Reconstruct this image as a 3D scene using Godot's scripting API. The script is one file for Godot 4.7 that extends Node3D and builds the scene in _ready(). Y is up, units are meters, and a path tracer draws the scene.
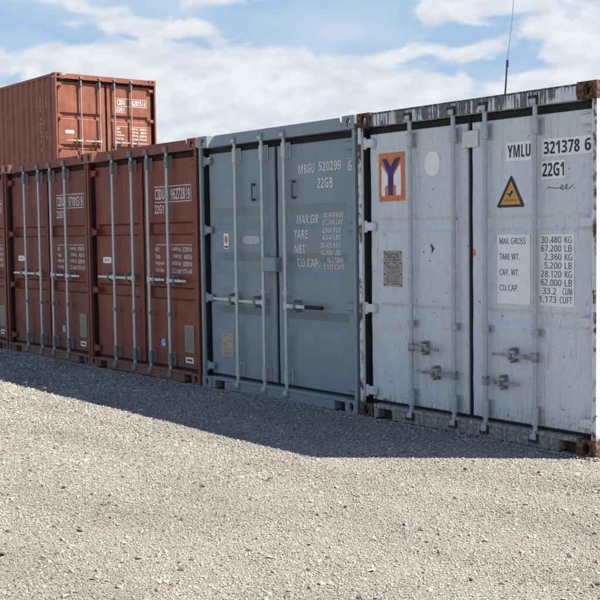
extends Node3D
# A row of shipping containers on a gravel yard, door ends facing the camera, sun behind them on the right.

const W := 2.438
const H := 2.591
const L := 6.058
const EYE := Vector3(4.469, 1.5779, 6.1427)
const AIM := Vector3(-0.061379, 0.898546, -0.014223)
const FOCAL := 1073.574   # in pixels of the 600 pixel photograph
const SUN_WAY := Vector3(-1.375, -2.591, 1.405)
const DOOR_Z := -0.075
const BAR_Z := -0.024

var rng := RandomNumberGenerator.new()
var mats := {}
var cast_mesh: ArrayMesh
var body_font: SystemFont
var bold_font: SystemFont

# ---------------------------------------------------------------- mesh helper
class MB:
	var v := PackedVector3Array()
	var n := PackedVector3Array()
	var u := PackedVector2Array()
	func uv_of(p: Vector3, nn: Vector3) -> Vector2:
		if absf(nn.x) > 0.8:
			return Vector2(0.37 - p.z / 2.438 + p.x * 0.2, 1.0 - p.y / 2.591)
		if absf(nn.y) > 0.8:
			return Vector2(p.x / 2.438, 1.0 - (p.y + p.z) / 2.591)
		return Vector2(p.x / 2.438, 1.0 - p.y / 2.591)
	func tri(a: Vector3, b: Vector3, c: Vector3, na: Vector3, nb: Vector3, nc: Vector3) -> void:
		var face := (b - a).cross(c - a)
		var q := [a, b, c, na, nb, nc]
		if face.dot(na + nb + nc) > 0.0:
			q = [a, c, b, na, nc, nb]
		for i in 3:
			v.append(q[i]); n.append(q[i + 3]); u.append(uv_of(q[i], q[i + 3]))
	func quad(a: Vector3, b: Vector3, c: Vector3, d: Vector3, nn: Vector3) -> void:
		tri(a, b, c, nn, nn, nn); tri(a, c, d, nn, nn, nn)
	func quad_auto(a: Vector3, b: Vector3, c: Vector3, d: Vector3, towards: Vector3) -> void:
		var nn := (b - a).cross(c - a).normalized()
		if nn.dot(towards) < 0.0:
			nn = -nn
		quad(a, b, c, d, nn)
	func box(lo: Vector3, hi: Vector3, bev := 0.003) -> void:
		var c := (lo + hi) * 0.5
		var h := (hi - lo) * 0.5
		bev = minf(bev, minf(h.x, minf(h.y, h.z)) * 0.6)
		var i := h - Vector3(bev, bev, bev)
		for ax in 3:
			var b1 := (ax + 1) % 3
			var b2 := (ax + 2) % 3
			for s in [-1.0, 1.0]:
				var pts := []
				for q in [[-1.0, -1.0], [1.0, -1.0], [1.0, 1.0], [-1.0, 1.0]]:
					var p := Vector3.ZERO
					p[ax] = s * h[ax]; p[b1] = q[0] * i[b1]; p[b2] = q[1] * i[b2]
					pts.append(c + p)
				var nn := Vector3.ZERO
				nn[ax] = s
				quad(pts[0], pts[1], pts[2], pts[3], nn)
			# chamfers along axis ax
			for s1 in [-1.0, 1.0]:
				for s2 in [-1.0, 1.0]:
					var a0 := Vector3.ZERO; var a1 := Vector3.ZERO; var d0 := Vector3.ZERO; var d1 := Vector3.ZERO
					a0[ax] = -i[ax]; a0[b1] = s1 * h[b1]; a0[b2] = s2 * i[b2]
					a1 = a0; a1[ax] = i[ax]
					d0[ax] = -i[ax]; d0[b1] = s1 * i[b1]; d0[b2] = s2 * h[b2]
					d1 = d0; d1[ax] = i[ax]
					var nn := Vector3.ZERO
					nn[b1] = s1; nn[b2] = s2
					quad(c + a0, c + a1, c + d1, c + d0, nn.normalized())
		for sx in [-1.0, 1.0]:
			for sy in [-1.0, 1.0]:
				for sz in [-1.0, 1.0]:
					var s := Vector3(sx, sy, sz)
					tri(c + s * Vector3(h.x, i.y, i.z), c + s * Vector3(i.x, h.y, i.z), c + s * Vector3(i.x, i.y, h.z), s.normalized(), s.normalized(), s.normalized())
	func cyl(p0: Vector3, p1: Vector3, r0: float, r1: float, seg := 14, caps := true) -> void:
		var d := (p1 - p0).normalized()
		var a := d.cross(Vector3.UP if absf(d.y) < 0.9 else Vector3.RIGHT).normalized()
		var b := d.cross(a)
		for k in seg:
			var t0 := TAU * k / seg
			var t1 := TAU * (k + 1) / seg
			var n0 := a * cos(t0) + b * sin(t0)
			var n1 := a * cos(t1) + b * sin(t1)
			tri(p0 + n0 * r0, p1 + n0 * r1, p1 + n1 * r1, n0, n0, n1)
			tri(p0 + n0 * r0, p1 + n1 * r1, p0 + n1 * r0, n0, n1, n1)
			if caps:
				tri(p0, p0 + n0 * r0, p0 + n1 * r0, -d, -d, -d)
				tri(p1, p1 + n0 * r1, p1 + n1 * r1, d, d, d)
	func prism(poly: PackedVector2Array, z0: float, z1: float) -> void:
		# polygon in x and y, from z0 to z1 (z1 the front)
		var idx := Geometry2D.triangulate_polygon(poly)
		for k in range(0, idx.size(), 3):
			var a := poly[idx[k]]; var b := poly[idx[k + 1]]; var c := poly[idx[k + 2]]
			tri(Vector3(a.x, a.y, z1), Vector3(b.x, b.y, z1), Vector3(c.x, c.y, z1), Vector3.BACK, Vector3.BACK, Vector3.BACK)
			tri(Vector3(a.x, a.y, z0), Vector3(b.x, b.y, z0), Vector3(c.x, c.y, z0), Vector3.FORWARD, Vector3.FORWARD, Vector3.FORWARD)
		var mid := Vector2.ZERO
		for q in poly:
			mid += q
		var cw := Geometry2D.is_polygon_clockwise(poly)
		for k in poly.size():
			var a := poly[k]; var b := poly[(k + 1) % poly.size()]
			var e := b - a
			var nn := Vector3(e.y, -e.x, 0).normalized() * (-1.0 if cw else 1.0)
			quad(Vector3(a.x, a.y, z0), Vector3(b.x, b.y, z0), Vector3(b.x, b.y, z1), Vector3(a.x, a.y, z1), nn)
	func mesh(scale_uv := Vector2.ONE) -> ArrayMesh:
		var arr := []
		arr.resize(Mesh.ARRAY_MAX)
		arr[Mesh.ARRAY_VERTEX] = v
		arr[Mesh.ARRAY_NORMAL] = n
		arr[Mesh.ARRAY_TEX_UV] = u
		var m := ArrayMesh.new()
		m.add_surface_from_arrays(Mesh.PRIMITIVE_TRIANGLES, arr)
		return m

# A point read off the photograph on the plane of the castings, carried back along its sight line to a plane behind it.
var read_x := -7.4063
var bulge := 0.0   # how far the door sheets of the container being built bulge and dent
func back(x: float, y: float, z := DOOR_Z) -> Vector2:
	var s := (EYE.z - z) / EYE.z
	return Vector2(EYE.x + (read_x + x - EYE.x) * s - read_x, EYE.y + (y - EYE.y) * s)

func put(called: String, mesh: Mesh, mat: Material, parent: Node) -> MeshInstance3D:
	var o := MeshInstance3D.new()
	o.name = called
	o.mesh = mesh
	o.material_override = mat
	parent.add_child(o, true)
	return o

func tag(o: Node, label: String, category: String, group := "") -> void:
	o.set_meta("label", label)
	o.set_meta("category", category)
	if group:
		o.set_meta("group", group)

func paint(c: Color, rough := 0.55, metal := 0.0) -> StandardMaterial3D:
	# c holds linear values
	var m := StandardMaterial3D.new()
	m.albedo_color = c.linear_to_srgb()
	m.roughness = rough
	m.metallic = metal
	return m

func pixel_dir(px: float, py: float) -> Vector3:
	var b := Basis.from_euler(AIM)
	return (b * Vector3((px - 300.0) / FOCAL, -(py - 300.0) / FOCAL, -1.0)).normalized()

# ---------------------------------------------------------------- noise fields as byte arrays
func field(w: int, h: int, freq: float, sd: int, octaves := 4, stretch := 1, kind := FastNoiseLite.TYPE_SIMPLEX_SMOOTH) -> PackedByteArray:
	var f := FastNoiseLite.new()
	f.noise_type = kind
	f.seed = sd
	f.frequency = freq
	f.fractal_octaves = octaves
	var im := f.get_image(w, maxi(4, h / stretch), false, false, true)
	im.convert(Image.FORMAT_L8)
	if stretch > 1:
		im.resize(w, h, Image.INTERPOLATE_CUBIC)
	return im.get_data()

# Paint with its wear over the door end of a container: 0..1 across is the container's width, 0..1 down its height.
func livery(base: Color, fade: Color, fade_amt: float, rust_amt: float, header_runs: float, sill_dirt: float, sd: int) -> ImageTexture:
	var n := 768
	var blot := field(n, n, 0.008, sd, 5)
	var fine := field(n, n, 0.08, sd + 1, 4)
	var run := field(n, n, 0.047, sd + 2, 4, 18)
	var thin := field(n, n, 0.16, sd + 3, 3, 30)
	var spot := field(n, n, 0.029, sd + 4, 4)
	var data := PackedByteArray()
	data.resize(n * n * 3)
	var rust := Color(0.11, 0.042, 0.018)
	var soot := Color(0.014, 0.013, 0.013)
	var mud := Color(0.17, 0.158, 0.138)
	var lut := PackedByteArray()
	lut.resize(1025)
	for k in 1025:
		lut[k] = int(clampf(Color(k / 1024.0, 0, 0).linear_to_srgb().r * 255.0, 0, 255))
	for y in n:
		var Y := (1.0 - (y + 0.5) / n) * H
		for x in n:
			var X := (x + 0.5) / n * W
			var i := y * n + x
			var b := blot[i] / 255.0
			var f := fine[i] / 255.0
			var r := run[i] / 255.0
			var t := thin[i] / 255.0
			var s := spot[i] / 255.0
			# faded or chalked paint in patches and runs
			var k := clampf((b * 0.6 + r * 0.55 - 0.45) * 2.2, 0.0, 1.0) * fade_amt
			var cr := lerpf(base.r, fade.r, k)
			var cg := lerpf(base.g, fade.g, k)
			var cb := lerpf(base.b, fade.b, k)
			var g := 0.92 + 0.16 * f + 0.08 * (t - 0.5)
			cr *= g; cg *= g; cb *= g
			# soot running down the header from the roof edge, ending unevenly
			if header_runs > 0.0 and Y > 2.44:
				var reach := clampf((t * 0.75 + r * 0.75 + b * 0.7 - 0.86 - 0.12 * smoothstep(1.6, 2.2, X)) * 3.4, 0.0, 1.3) * header_runs
				var m := clampf((reach - (2.588 - Y) / 0.13) * 3.0 + 0.4 + (f - 0.5) * 0.8, 0.0, 1.0) * clampf(reach * 2.0, 0.0, 1.0) * (0.75 + 0.25 * f)
				if Y > 2.566:
					m = maxf(m, clampf(f * 2.4 - 0.2, 0.0, 1.0) * minf(header_runs, 1.0))
				cr = lerpf(cr, soot.r, m * 0.95); cg = lerpf(cg, soot.g, m * 0.95); cb = lerpf(cb, soot.b, m * 0.95)
			# grey grime that has run down the doors
			if header_runs > 0.0 and Y < 2.44:
				var m := clampf((r * 0.9 + b * 0.5 + t * 0.15 - 0.86) * 2.6, 0.0, 1.0) * 0.34
				cr = lerpf(cr, 0.26, m); cg = lerpf(cg, 0.27, m); cb = lerpf(cb, 0.28, m)
			# rust: corner posts and hinge blocks, then scattered chips
			if rust_amt > 0.0:
				var post := 0.0
				if X < 0.045 or X > W - 0.03:
					post = 1.05
				elif X < 0.1 or X > W - 0.08:
					post = 0.3
				var near_hinge := 0.0
				for hy in [2.34, 1.635, 0.935, 0.225]:
					var dy: float = Y - hy
					if X < 0.30 or X > W - 0.14:
						near_hinge = maxf(near_hinge, clampf(1.0 - absf(dy + 0.06) / 0.1, 0.0, 1.0) * 0.42)
				if Y < 0.17:
					post = maxf(post, 0.48)
				var m := clampf((s * 0.9 + f * 0.35 + post * 0.42 + near_hinge * 0.5 - 1.03) * 3.5, 0.0, 1.0) * rust_amt
				cr = lerpf(cr, rust.r * (0.5 + f), m); cg = lerpf(cg, rust.g * (0.5 + f), m); cb = lerpf(cb, rust.b * (0.5 + f), m)
				# fine rusty weeps under the ribs and the top of the doors
				if Y < 2.41 and Y > 0.17:
					var w := clampf((t + s * 0.55 - 1.02) * 5.0, 0.0, 1.0) * 0.4 * rust_amt
					cr = lerpf(cr, 0.3, w); cg = lerpf(cg, 0.23, w); cb = lerpf(cb, 0.16, w)
			if header_runs > 0.0 and Y < 0.135:
				var m := clampf(0.68 + (f - 0.5) * 0.8 + (t - 0.5) * 0.55, 0.0, 0.94)
				cr = lerpf(cr, 0.085, m); cg = lerpf(cg, 0.080, m); cb = lerpf(cb, 0.068, m)
			# chipped paint down to rusty steel
			if rust_amt > 0.0:
				var m := clampf((f - 0.74) * 9.0, 0.0, 1.0) * clampf((s + b * 0.3 - 0.66) * 5.0, 0.0, 1.0) * minf(1.0, rust_amt * 2.0)
				cr = lerpf(cr, 0.07, m); cg = lerpf(cg, 0.035, m); cb = lerpf(cb, 0.022, m)
			# splashed mud on the sill and lowest part of the doors
			if Y < 0.32:
				var m := clampf((f * 0.7 + t * 0.5 + (0.2 - Y) * 2.2 - 0.5) * 1.5, 0.0, 1.0) * sill_dirt
				cr = lerpf(cr, mud.r, m); cg = lerpf(cg, mud.g, m); cb = lerpf(cb, mud.b, m)
			data[i * 3] = lut[int(clampf(cr, 0, 1) * 1024)]
			data[i * 3 + 1] = lut[int(clampf(cg, 0, 1) * 1024)]
			data[i * 3 + 2] = lut[int(clampf(cb, 0, 1) * 1024)]
	return ImageTexture.create_from_image(Image.create_from_data(n, n, false, Image.FORMAT_RGB8, data))

func noise_tex(freq: float, sd: int, lo: float, hi: float, octaves := 5) -> NoiseTexture2D:
	var t := NoiseTexture2D.new()
	var f := FastNoiseLite.new()
	f.frequency = freq
	f.seed = sd
	f.fractal_octaves = octaves
	t.noise = f
	t.width = 512; t.height = 512
	t.seamless = true
	var g := Gradient.new()
	g.set_color(0, Color(lo, lo, lo)); g.set_color(1, Color(hi, hi, hi))
	t.color_ramp = g
	return t

func weathered(tex: Texture2D, rough := 0.5) -> StandardMaterial3D:
	var m := StandardMaterial3D.new()
	m.albedo_texture = tex
	m.roughness = rough
	m.metallic_specular = 0.45
	return m

func mottled(c0: Color, c1: Color, freq: float, sd: int, rough: float, metal := 0.0) -> StandardMaterial3D:
	var m := StandardMaterial3D.new()
	var t := NoiseTexture2D.new()
	var f := FastNoiseLite.new()
	f.frequency = freq
	f.seed = sd
	f.fractal_octaves = 5
	t.noise = f
	t.width = 256; t.height = 256
	t.seamless = true
	var g := Gradient.new()
	g.set_color(0, c0.linear_to_srgb()); g.set_color(1, c1.linear_to_srgb())
	g.set_offset(0, 0.3); g.set_offset(1, 0.7)
	t.color_ramp = g
	m.albedo_texture = t
	m.uv1_triplanar = true
	m.uv1_scale = Vector3(3, 3, 3)
	m.roughness = rough
	m.metallic = metal
	return m

# ---------------------------------------------------------------- container pieces
func casting() -> ArrayMesh:
	# corner casting, low corner at the origin: 0.162 across, 0.118 high, 0.178 deep towards -z, oval holes in all faces
	var b := MB.new()
	var s := Vector3(0.162, 0.118, 0.178)
	var c := Vector3(s.x / 2, s.y / 2, -s.z / 2)
	var wall := 0.026
	for ax in 3:
		var b1 := (ax + 1) % 3
		var b2 := (ax + 2) % 3
		for sg in [-1.0, 1.0]:
			var nn := Vector3.ZERO
			nn[ax] = sg
			var r1 := s[b1] * 0.24
			var r2 := s[b2] * 0.24
			if ax == 1:
				r1 = 0.032; r2 = 0.055
			elif ax == 2:
				r1 = 0.030; r2 = 0.040
			else:
				r1 = 0.040; r2 = 0.034
			var ring := []
			var rim := []
			var angs := []
			for k in 24:
				angs.append(TAU * k / 24.0)
			for q in [[1.0, 1.0], [-1.0, 1.0], [-1.0, -1.0], [1.0, -1.0]]:
				angs.append(fposmod(atan2(q[1] * s[b2], q[0] * s[b1]), TAU))
			angs.sort()
			for a in angs:
				var d := Vector2(cos(a), sin(a))
				var t := minf(s[b1] / 2 / maxf(absf(d.x), 1e-6), s[b2] / 2 / maxf(absf(d.y), 1e-6))
				var p := Vector3.ZERO
				p[ax] = sg * s[ax] / 2; p[b1] = d.x * t; p[b2] = d.y * t
				rim.append(c + p)
				var h := Vector3.ZERO
				h[ax] = sg * s[ax] / 2; h[b1] = d.x * r1; h[b2] = d.y * r2
				ring.append(c + h)
			for k in angs.size():
				var k2 := (k + 1) % angs.size()
				b.quad(rim[k], rim[k2], ring[k2], ring[k], nn)
				var inn: Vector3 = -nn * wall
				b.quad_auto(ring[k], ring[k2], ring[k2] + inn, ring[k] + inn, c - ring[k])
				# inside of the wall
				var far1: Vector3 = c + (rim[k] - c) * Vector3(0.8, 0.8, 0.8)
				far1[ax] = (ring[k] + inn)[ax]
				var far2: Vector3 = c + (rim[k2] - c) * Vector3(0.8, 0.8, 0.8)
				far2[ax] = far1[ax]
				b.quad(ring[k] + inn, ring[k2] + inn, far2, far1, -nn)
	return b.mesh()

func recess_depth(ribs: Array, x: float, y: float) -> float:
	var d := 0.0
	for r in ribs:
		# r: x0, x1, y0, y1, slope x, slope y, depth
		var k := minf(minf((x - r[0]) / r[4], (r[1] - x) / r[4]), minf((y - r[2]) / r[5], (r[3] - y) / r[5]))
		d = maxf(d, clampf(k, 0.0, 1.0) * r[6])
	return d

var dent := FastNoiseLite.new()
func dents(x: float, y: float, amt: float) -> float:
	return dent.get_noise_2d(x * 100.0, y * 100.0) * amt

func breaks(lo: float, hi: float, marks: Array, step: float) -> Array:
	var m := [lo, hi]
	for q in marks:
		if q > lo + 1e-4 and q < hi - 1e-4:
			m.append(q)
	m.sort()
	var out := [lo]
	for k in range(1, m.size()):
		var a: float = m[k - 1]
		var b: float = m[k]
		if b - a < 1e-4:
			continue
		var c := maxi(1, int(ceil((b - a) / step)))
		for j in c:
			out.append(lerpf(a, b, (j + 1.0) / c))
	return out

func door_mesh(x0: float, x1: float, y0: float, y1: float, ribs: Array, amt: float) -> ArrayMesh:
	var b := MB.new()
	var mx := []
	var my := []
	for r in ribs:
		mx += [r[0], r[0] + r[4], r[1] - r[4], r[1]]
		my += [r[2], r[2] + r[5], r[3] - r[5], r[3]]
	var xs := breaks(x0 + 0.006, x1 - 0.006, mx, 0.05)
	var ys := breaks(y0 + 0.006, y1 - 0.006, my, 0.05)
	var e := 0.002
	for i in xs.size() - 1:
		for j in ys.size() - 1:
			var xa: float = xs[i]; var xb: float = xs[i + 1]; var ya: float = ys[j]; var yb: float = ys[j + 1]
			var ctr := Vector2((xa + xb) / 2, (ya + yb) / 2)
			# split along the better diagonal so that the slopes of a recess stay crisp
			var p := []
			var nrm := []
			for q in [[xa, ya], [xb, ya], [xb, yb], [xa, yb]]:
				var z := DOOR_Z - recess_depth(ribs, q[0], q[1]) + dents(q[0], q[1], amt)
				p.append(Vector3(q[0], q[1], z))
			var diag := absf(recess_depth(ribs, ctr.x, ctr.y) - (recess_depth(ribs, xa, ya) + recess_depth(ribs, xb, yb)) / 2) <= absf(recess_depth(ribs, ctr.x, ctr.y) - (recess_depth(ribs, xb, ya) + recess_depth(ribs, xa, yb)) / 2)
			var tris := [[0, 1, 2], [0, 2, 3]] if diag else [[0, 1, 3], [1, 2, 3]]
			for t in tris:
				var cx: float = (p[t[0]].x + p[t[1]].x + p[t[2]].x) / 3
				var cy: float = (p[t[0]].y + p[t[1]].y + p[t[2]].y) / 3
				var gx := -(recess_depth(ribs, cx + e, cy) - recess_depth(ribs, cx - e, cy)) / (2 * e)
				var gy := -(recess_depth(ribs, cx, cy + e) - recess_depth(ribs, cx, cy - e)) / (2 * e)
				var nn := []
				for k in 3:
					var q: Vector3 = p[t[k]]
					var hx := (dents(q.x + 0.02, q.y, amt) - dents(q.x - 0.02, q.y, amt)) / 0.04
					var hy := (dents(q.x, q.y + 0.02, amt) - dents(q.x, q.y - 0.02, amt)) / 0.04
					nn.append(Vector3(-gx - hx, -gy - hy, 1).normalized())
				b.tri(p[t[0]], p[t[1]], p[t[2]], nn[0], nn[1], nn[2])
	# rounded rim, edges and back
	var zf := DOOR_Z
	var zb := DOOR_Z - 0.05
	var io := [Vector2(x0 + 0.006, y0 + 0.006), Vector2(x1 - 0.006, y0 + 0.006), Vector2(x1 - 0.006, y1 - 0.006), Vector2(x0 + 0.006, y1 - 0.006)]
	var oo := [Vector2(x0, y0), Vector2(x1, y0), Vector2(x1, y1), Vector2(x0, y1)]
	var out := [Vector3(0, -1, 0), Vector3(1, 0, 0), Vector3(0, 1, 0), Vector3(-1, 0, 0)]
	for k in 4:
		var k2 := (k + 1) % 4
		b.quad(Vector3(io[k].x, io[k].y, zf), Vector3(io[k2].x, io[k2].y, zf), Vector3(oo[k2].x, oo[k2].y, zf - 0.006), Vector3(oo[k].x, oo[k].y, zf - 0.006), (out[k] + Vector3.BACK).normalized())
		b.quad(Vector3(oo[k].x, oo[k].y, zf - 0.006), Vector3(oo[k2].x, oo[k2].y, zf - 0.006), Vector3(oo[k2].x, oo[k2].y, zb), Vector3(oo[k].x, oo[k].y, zb), out[k])
	b.quad(Vector3(x0, y0, zb), Vector3(x1, y0, zb), Vector3(x1, y1, zb), Vector3(x0, y1, zb), Vector3.FORWARD)
	return b.mesh()

func gasket_mesh(x0: float, x1: float, y0: float, y1: float) -> ArrayMesh:  # rubber door seal, widened so the gaps beside and above the door look black
	var b := MB.new()
	var z0 := DOOR_Z - 0.045
	var z1 := DOOR_Z - 0.02
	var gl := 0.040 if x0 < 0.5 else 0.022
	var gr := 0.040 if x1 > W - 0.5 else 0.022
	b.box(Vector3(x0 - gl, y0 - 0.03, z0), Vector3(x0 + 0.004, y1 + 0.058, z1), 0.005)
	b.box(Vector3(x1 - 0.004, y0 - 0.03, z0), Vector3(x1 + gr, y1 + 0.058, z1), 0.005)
	if x0 < 0.5:  # black strip over the post's inner face, painted-in shade of the hinge recess
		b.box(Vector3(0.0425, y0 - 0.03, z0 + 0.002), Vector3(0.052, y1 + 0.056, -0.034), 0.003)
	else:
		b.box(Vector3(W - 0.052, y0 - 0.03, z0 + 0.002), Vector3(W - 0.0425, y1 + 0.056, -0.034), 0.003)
	b.box(Vector3(x0 + 0.004, y1 - 0.004, z0), Vector3(x1 - 0.004, y1 + 0.058, z1), 0.005)
	b.box(Vector3(x0 + 0.004, y0 - 0.03, z0), Vector3(x1 - 0.004, y0 + 0.004, z1), 0.005)
	return b.mesh()

func bx(lo: Vector3, hi: Vector3, bev := 0.004) -> ArrayMesh:
	var b := MB.new()
	b.box(lo, hi, bev)
	return b.mesh()

func ellipse(cx: float, cy: float, rx: float, ry: float, power := 2.0) -> PackedVector2Array:
	var p := PackedVector2Array()
	for k in 32:
		var a := TAU * k / 32
		var c := cos(a)
		var s := sin(a)
		p.append(back(cx, cy) + Vector2(rx * signf(c) * pow(absf(c), 2.0 / power), ry * signf(s) * pow(absf(s), 2.0 / power)))
	return p

# flat print laid on the door: a polygon cut small enough to follow the ribs
func print_poly(poly: PackedVector2Array, ribs: Array, lift: float) -> ArrayMesh:
	var idx := Geometry2D.triangulate_polygon(poly)
	var tris := []
	for k in range(0, idx.size(), 3):
		tris.append([poly[idx[k]], poly[idx[k + 1]], poly[idx[k + 2]]])
	return follow(tris, ribs, lift)

func follow(tris: Array, ribs: Array, lift: float, most := 0.035) -> ArrayMesh:
	var b := MB.new()
	var todo := tris.duplicate()
	while todo.size():
		var t: Array = todo.pop_back()
		var l0: float = t[0].distance_to(t[1]); var l1: float = t[1].distance_to(t[2]); var l2: float = t[2].distance_to(t[0])
		var big := maxf(l0, maxf(l1, l2))
		if big > (most if ribs.size() else 0.06):
			if big == l0:
				var m: Vector2 = (t[0] + t[1]) / 2
				todo.append([t[0], m, t[2]]); todo.append([m, t[1], t[2]])
			elif big == l1:
				var m: Vector2 = (t[1] + t[2]) / 2
				todo.append([t[1], m, t[0]]); todo.append([m, t[2], t[0]])
			else:
				var m: Vector2 = (t[2] + t[0]) / 2
				todo.append([t[2], m, t[1]]); todo.append([m, t[0], t[1]])
			continue
		var p := []
		for q in t:
			p.append(Vector3(q.x, q.y, DOOR_Z - recess_depth(ribs, q.x, q.y) + lift + (dents(q.x, q.y, bulge) if lift < 0.05 else 0.0)))
		b.tri(p[0], p[1], p[2], Vector3.BACK, Vector3.BACK, Vector3.BACK)
	return b.mesh()

# lettering: glyph outlines fitted into the rectangle x0..x1, y0..y1 (capital height)
func lettering(text: String, x0: float, x1: float, y0: float, y1: float, font: Font, ribs: Array, lift: float) -> ArrayMesh:
	var tm := TextMesh.new()
	tm.text = text
	tm.font = font
	tm.font_size = 48
	tm.pixel_size = 0.01
	tm.depth = 0.0
	tm.curve_step = 2.0
	var arr := tm.surface_get_arrays(0) if tm.get_surface_count() else tm.get_mesh_arrays()
	var vs: PackedVector3Array = arr[Mesh.ARRAY_VERTEX]
	var ix = arr[Mesh.ARRAY_INDEX]
	var lo := Vector2(1e9, 1e9)
	var hi := Vector2(-1e9, -1e9)
	for q in vs:
		lo = lo.min(Vector2(q.x, q.y)); hi = hi.max(Vector2(q.x, q.y))
	var ca := back(x0, y0) if lift < 0.05 else Vector2(x0, y0)
	var cb := back(x1, y1) if lift < 0.05 else Vector2(x1, y1)
	var tris := []
	var count: int = ix.size() if ix != null and ix.size() else vs.size()
	for k in range(0, count, 3):
		var t := []
		for j in 3:
			var q: Vector3 = vs[ix[k + j]] if ix != null and ix.size() else vs[k + j]
			t.append(Vector2(remap(q.x, lo.x, hi.x, ca.x, cb.x), remap(q.y, lo.y, hi.y, ca.y, cb.y)))
		tris.append(t)
	return follow(tris, ribs, lift)

func decal_text(door: Node, text: String, x0: float, x1: float, y0: float, y1: float, mat: Material, ribs: Array, font: Font = null, lift := 0.003) -> void:
	put("marking", lettering(text, x0, x1, y0, y1, font if font else bold_font, ribs, lift), mat, door)

func rect(x0: float, x1: float, y0: float, y1: float) -> PackedVector2Array:
	return outline([[x0, y0], [x1, y0], [x1, y1], [x0, y1]])

func outline(pts: Array) -> PackedVector2Array:
	var p := PackedVector2Array()
	for q in pts:
		p.append(back(q[0], q[1]))
	return p

func rib(x0: float, x1: float, y0: float, y1: float, sx: float, sy: float, depth: float) -> Array:
	var a := back(x0, y0)
	var b := back(x1, y1)
	return [a.x, b.x, a.y, b.y, sx, sy, depth]

func sticker(called: String, poly: PackedVector2Array, mat: Material, door: Node, lift := 0.003, ribs := []) -> MeshInstance3D:
	return put(called, print_poly(poly, ribs, lift), mat, door)

func scribble(door: Node, pts: Array, mat: Material) -> void:
	var b := MB.new()
	for k in pts.size() - 1:
		var p := back(pts[k][0], pts[k][1])
		var q := back(pts[k + 1][0], pts[k + 1][1])
		b.cyl(Vector3(p.x, p.y, DOOR_Z + 0.002 + dents(p.x, p.y, bulge)), Vector3(q.x, q.y, DOOR_Z + 0.002 + dents(q.x, q.y, bulge)), 0.002, 0.002, 5)
	put("scribble", b.mesh(), mat, door)

func plate_texture(back: Color, ink: Color, sd: int) -> ImageTexture:
	var r := RandomNumberGenerator.new()
	r.seed = sd
	var im := Image.create(128, 192, false, Image.FORMAT_RGB8)
	im.fill(back.linear_to_srgb())
	for y in 192:
		for x in 128:
			var k := 0.82 + 0.3 * r.randf()
			im.set_pixel(x, y, Color(back.r * k, back.g * k, back.b * k).linear_to_srgb())
	var y := 12
	while y < 180:
		var hgt := r.randi_range(3, 8)
		var x := r.randi_range(8, 24)
		while x < 112:
			var wid := r.randi_range(2, 9)
			if r.randf() < 0.75:
				var k := 0.6 + 0.8 * r.randf()
				im.fill_rect(Rect2i(x, y, wid, hgt), Color(ink.r * k, ink.g * k, ink.b * k).linear_to_srgb())
			x += wid + r.randi_range(1, 4)
		y += hgt + r.randi_range(3, 6)
	return ImageTexture.create_from_image(im)

func plate(door: Node, x0: float, x1: float, y0: float, y1: float, tex: Texture2D, rivets := true) -> void:
	var b := MB.new()
	var ca := back(x0, y0)
	var cb := back(x1, y1)
	x0 = ca.x; y0 = ca.y; x1 = cb.x; y1 = cb.y
	b.box(Vector3(x0, y0, DOOR_Z - 0.004), Vector3(x1, y1, DOOR_Z + 0.006), 0.001)
	for k in b.v.size():
		b.u[k] = Vector2((b.v[k].x - x0) / (x1 - x0), (y1 - b.v[k].y) / (y1 - y0))
	var m := StandardMaterial3D.new()
	m.albedo_texture = tex
	m.roughness = 0.45
	m.metallic = 0.2
	var o := put("data_plate", b.mesh(), m, door)
	if rivets:
		for fx in [0.06, 0.94]:
			for fy in [0.04, 0.35, 0.66, 0.96]:
				var r := MB.new()
				var c := Vector3(lerpf(x0, x1, fx), lerpf(y0, y1, fy), DOOR_Z + 0.006)
				r.cyl(c, c + Vector3(0, 0, 0.004), 0.007, 0.005, 8)
				for k in r.v.size():
					r.u[k] = Vector2.ZERO
				var rv := put("rivet", r.mesh(), mats.dark_steel, door)

func corrugated(z0: float, z1: float, y0: float, y1: float, x_out: float, x_in: float, towards: Vector3) -> ArrayMesh:
	# steel side wall: trapezoid ridges that stand upright, seen from `towards`
	var b := MB.new()
	var pts := []
	var z := z0
	pts.append(Vector2(x_in, z))
	while z - 0.278 > z1:
		pts.append(Vector2(x_in, z - 0.070))
		pts.append(Vector2(x_out, z - 0.138))
		pts.append(Vector2(x_out, z - 0.210))
		pts.append(Vector2(x_in, z - 0.278))
		z -= 0.278
	pts.append(Vector2(x_in, z1))
	for k in pts.size() - 1:
		var a: Vector2 = pts[k]
		var c: Vector2 = pts[k + 1]
		b.quad_auto(Vector3(a.x, y0, a.y), Vector3(c.x, y0, c.y), Vector3(c.x, y1, c.y), Vector3(a.x, y1, a.y), towards)
	return b.mesh()

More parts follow.
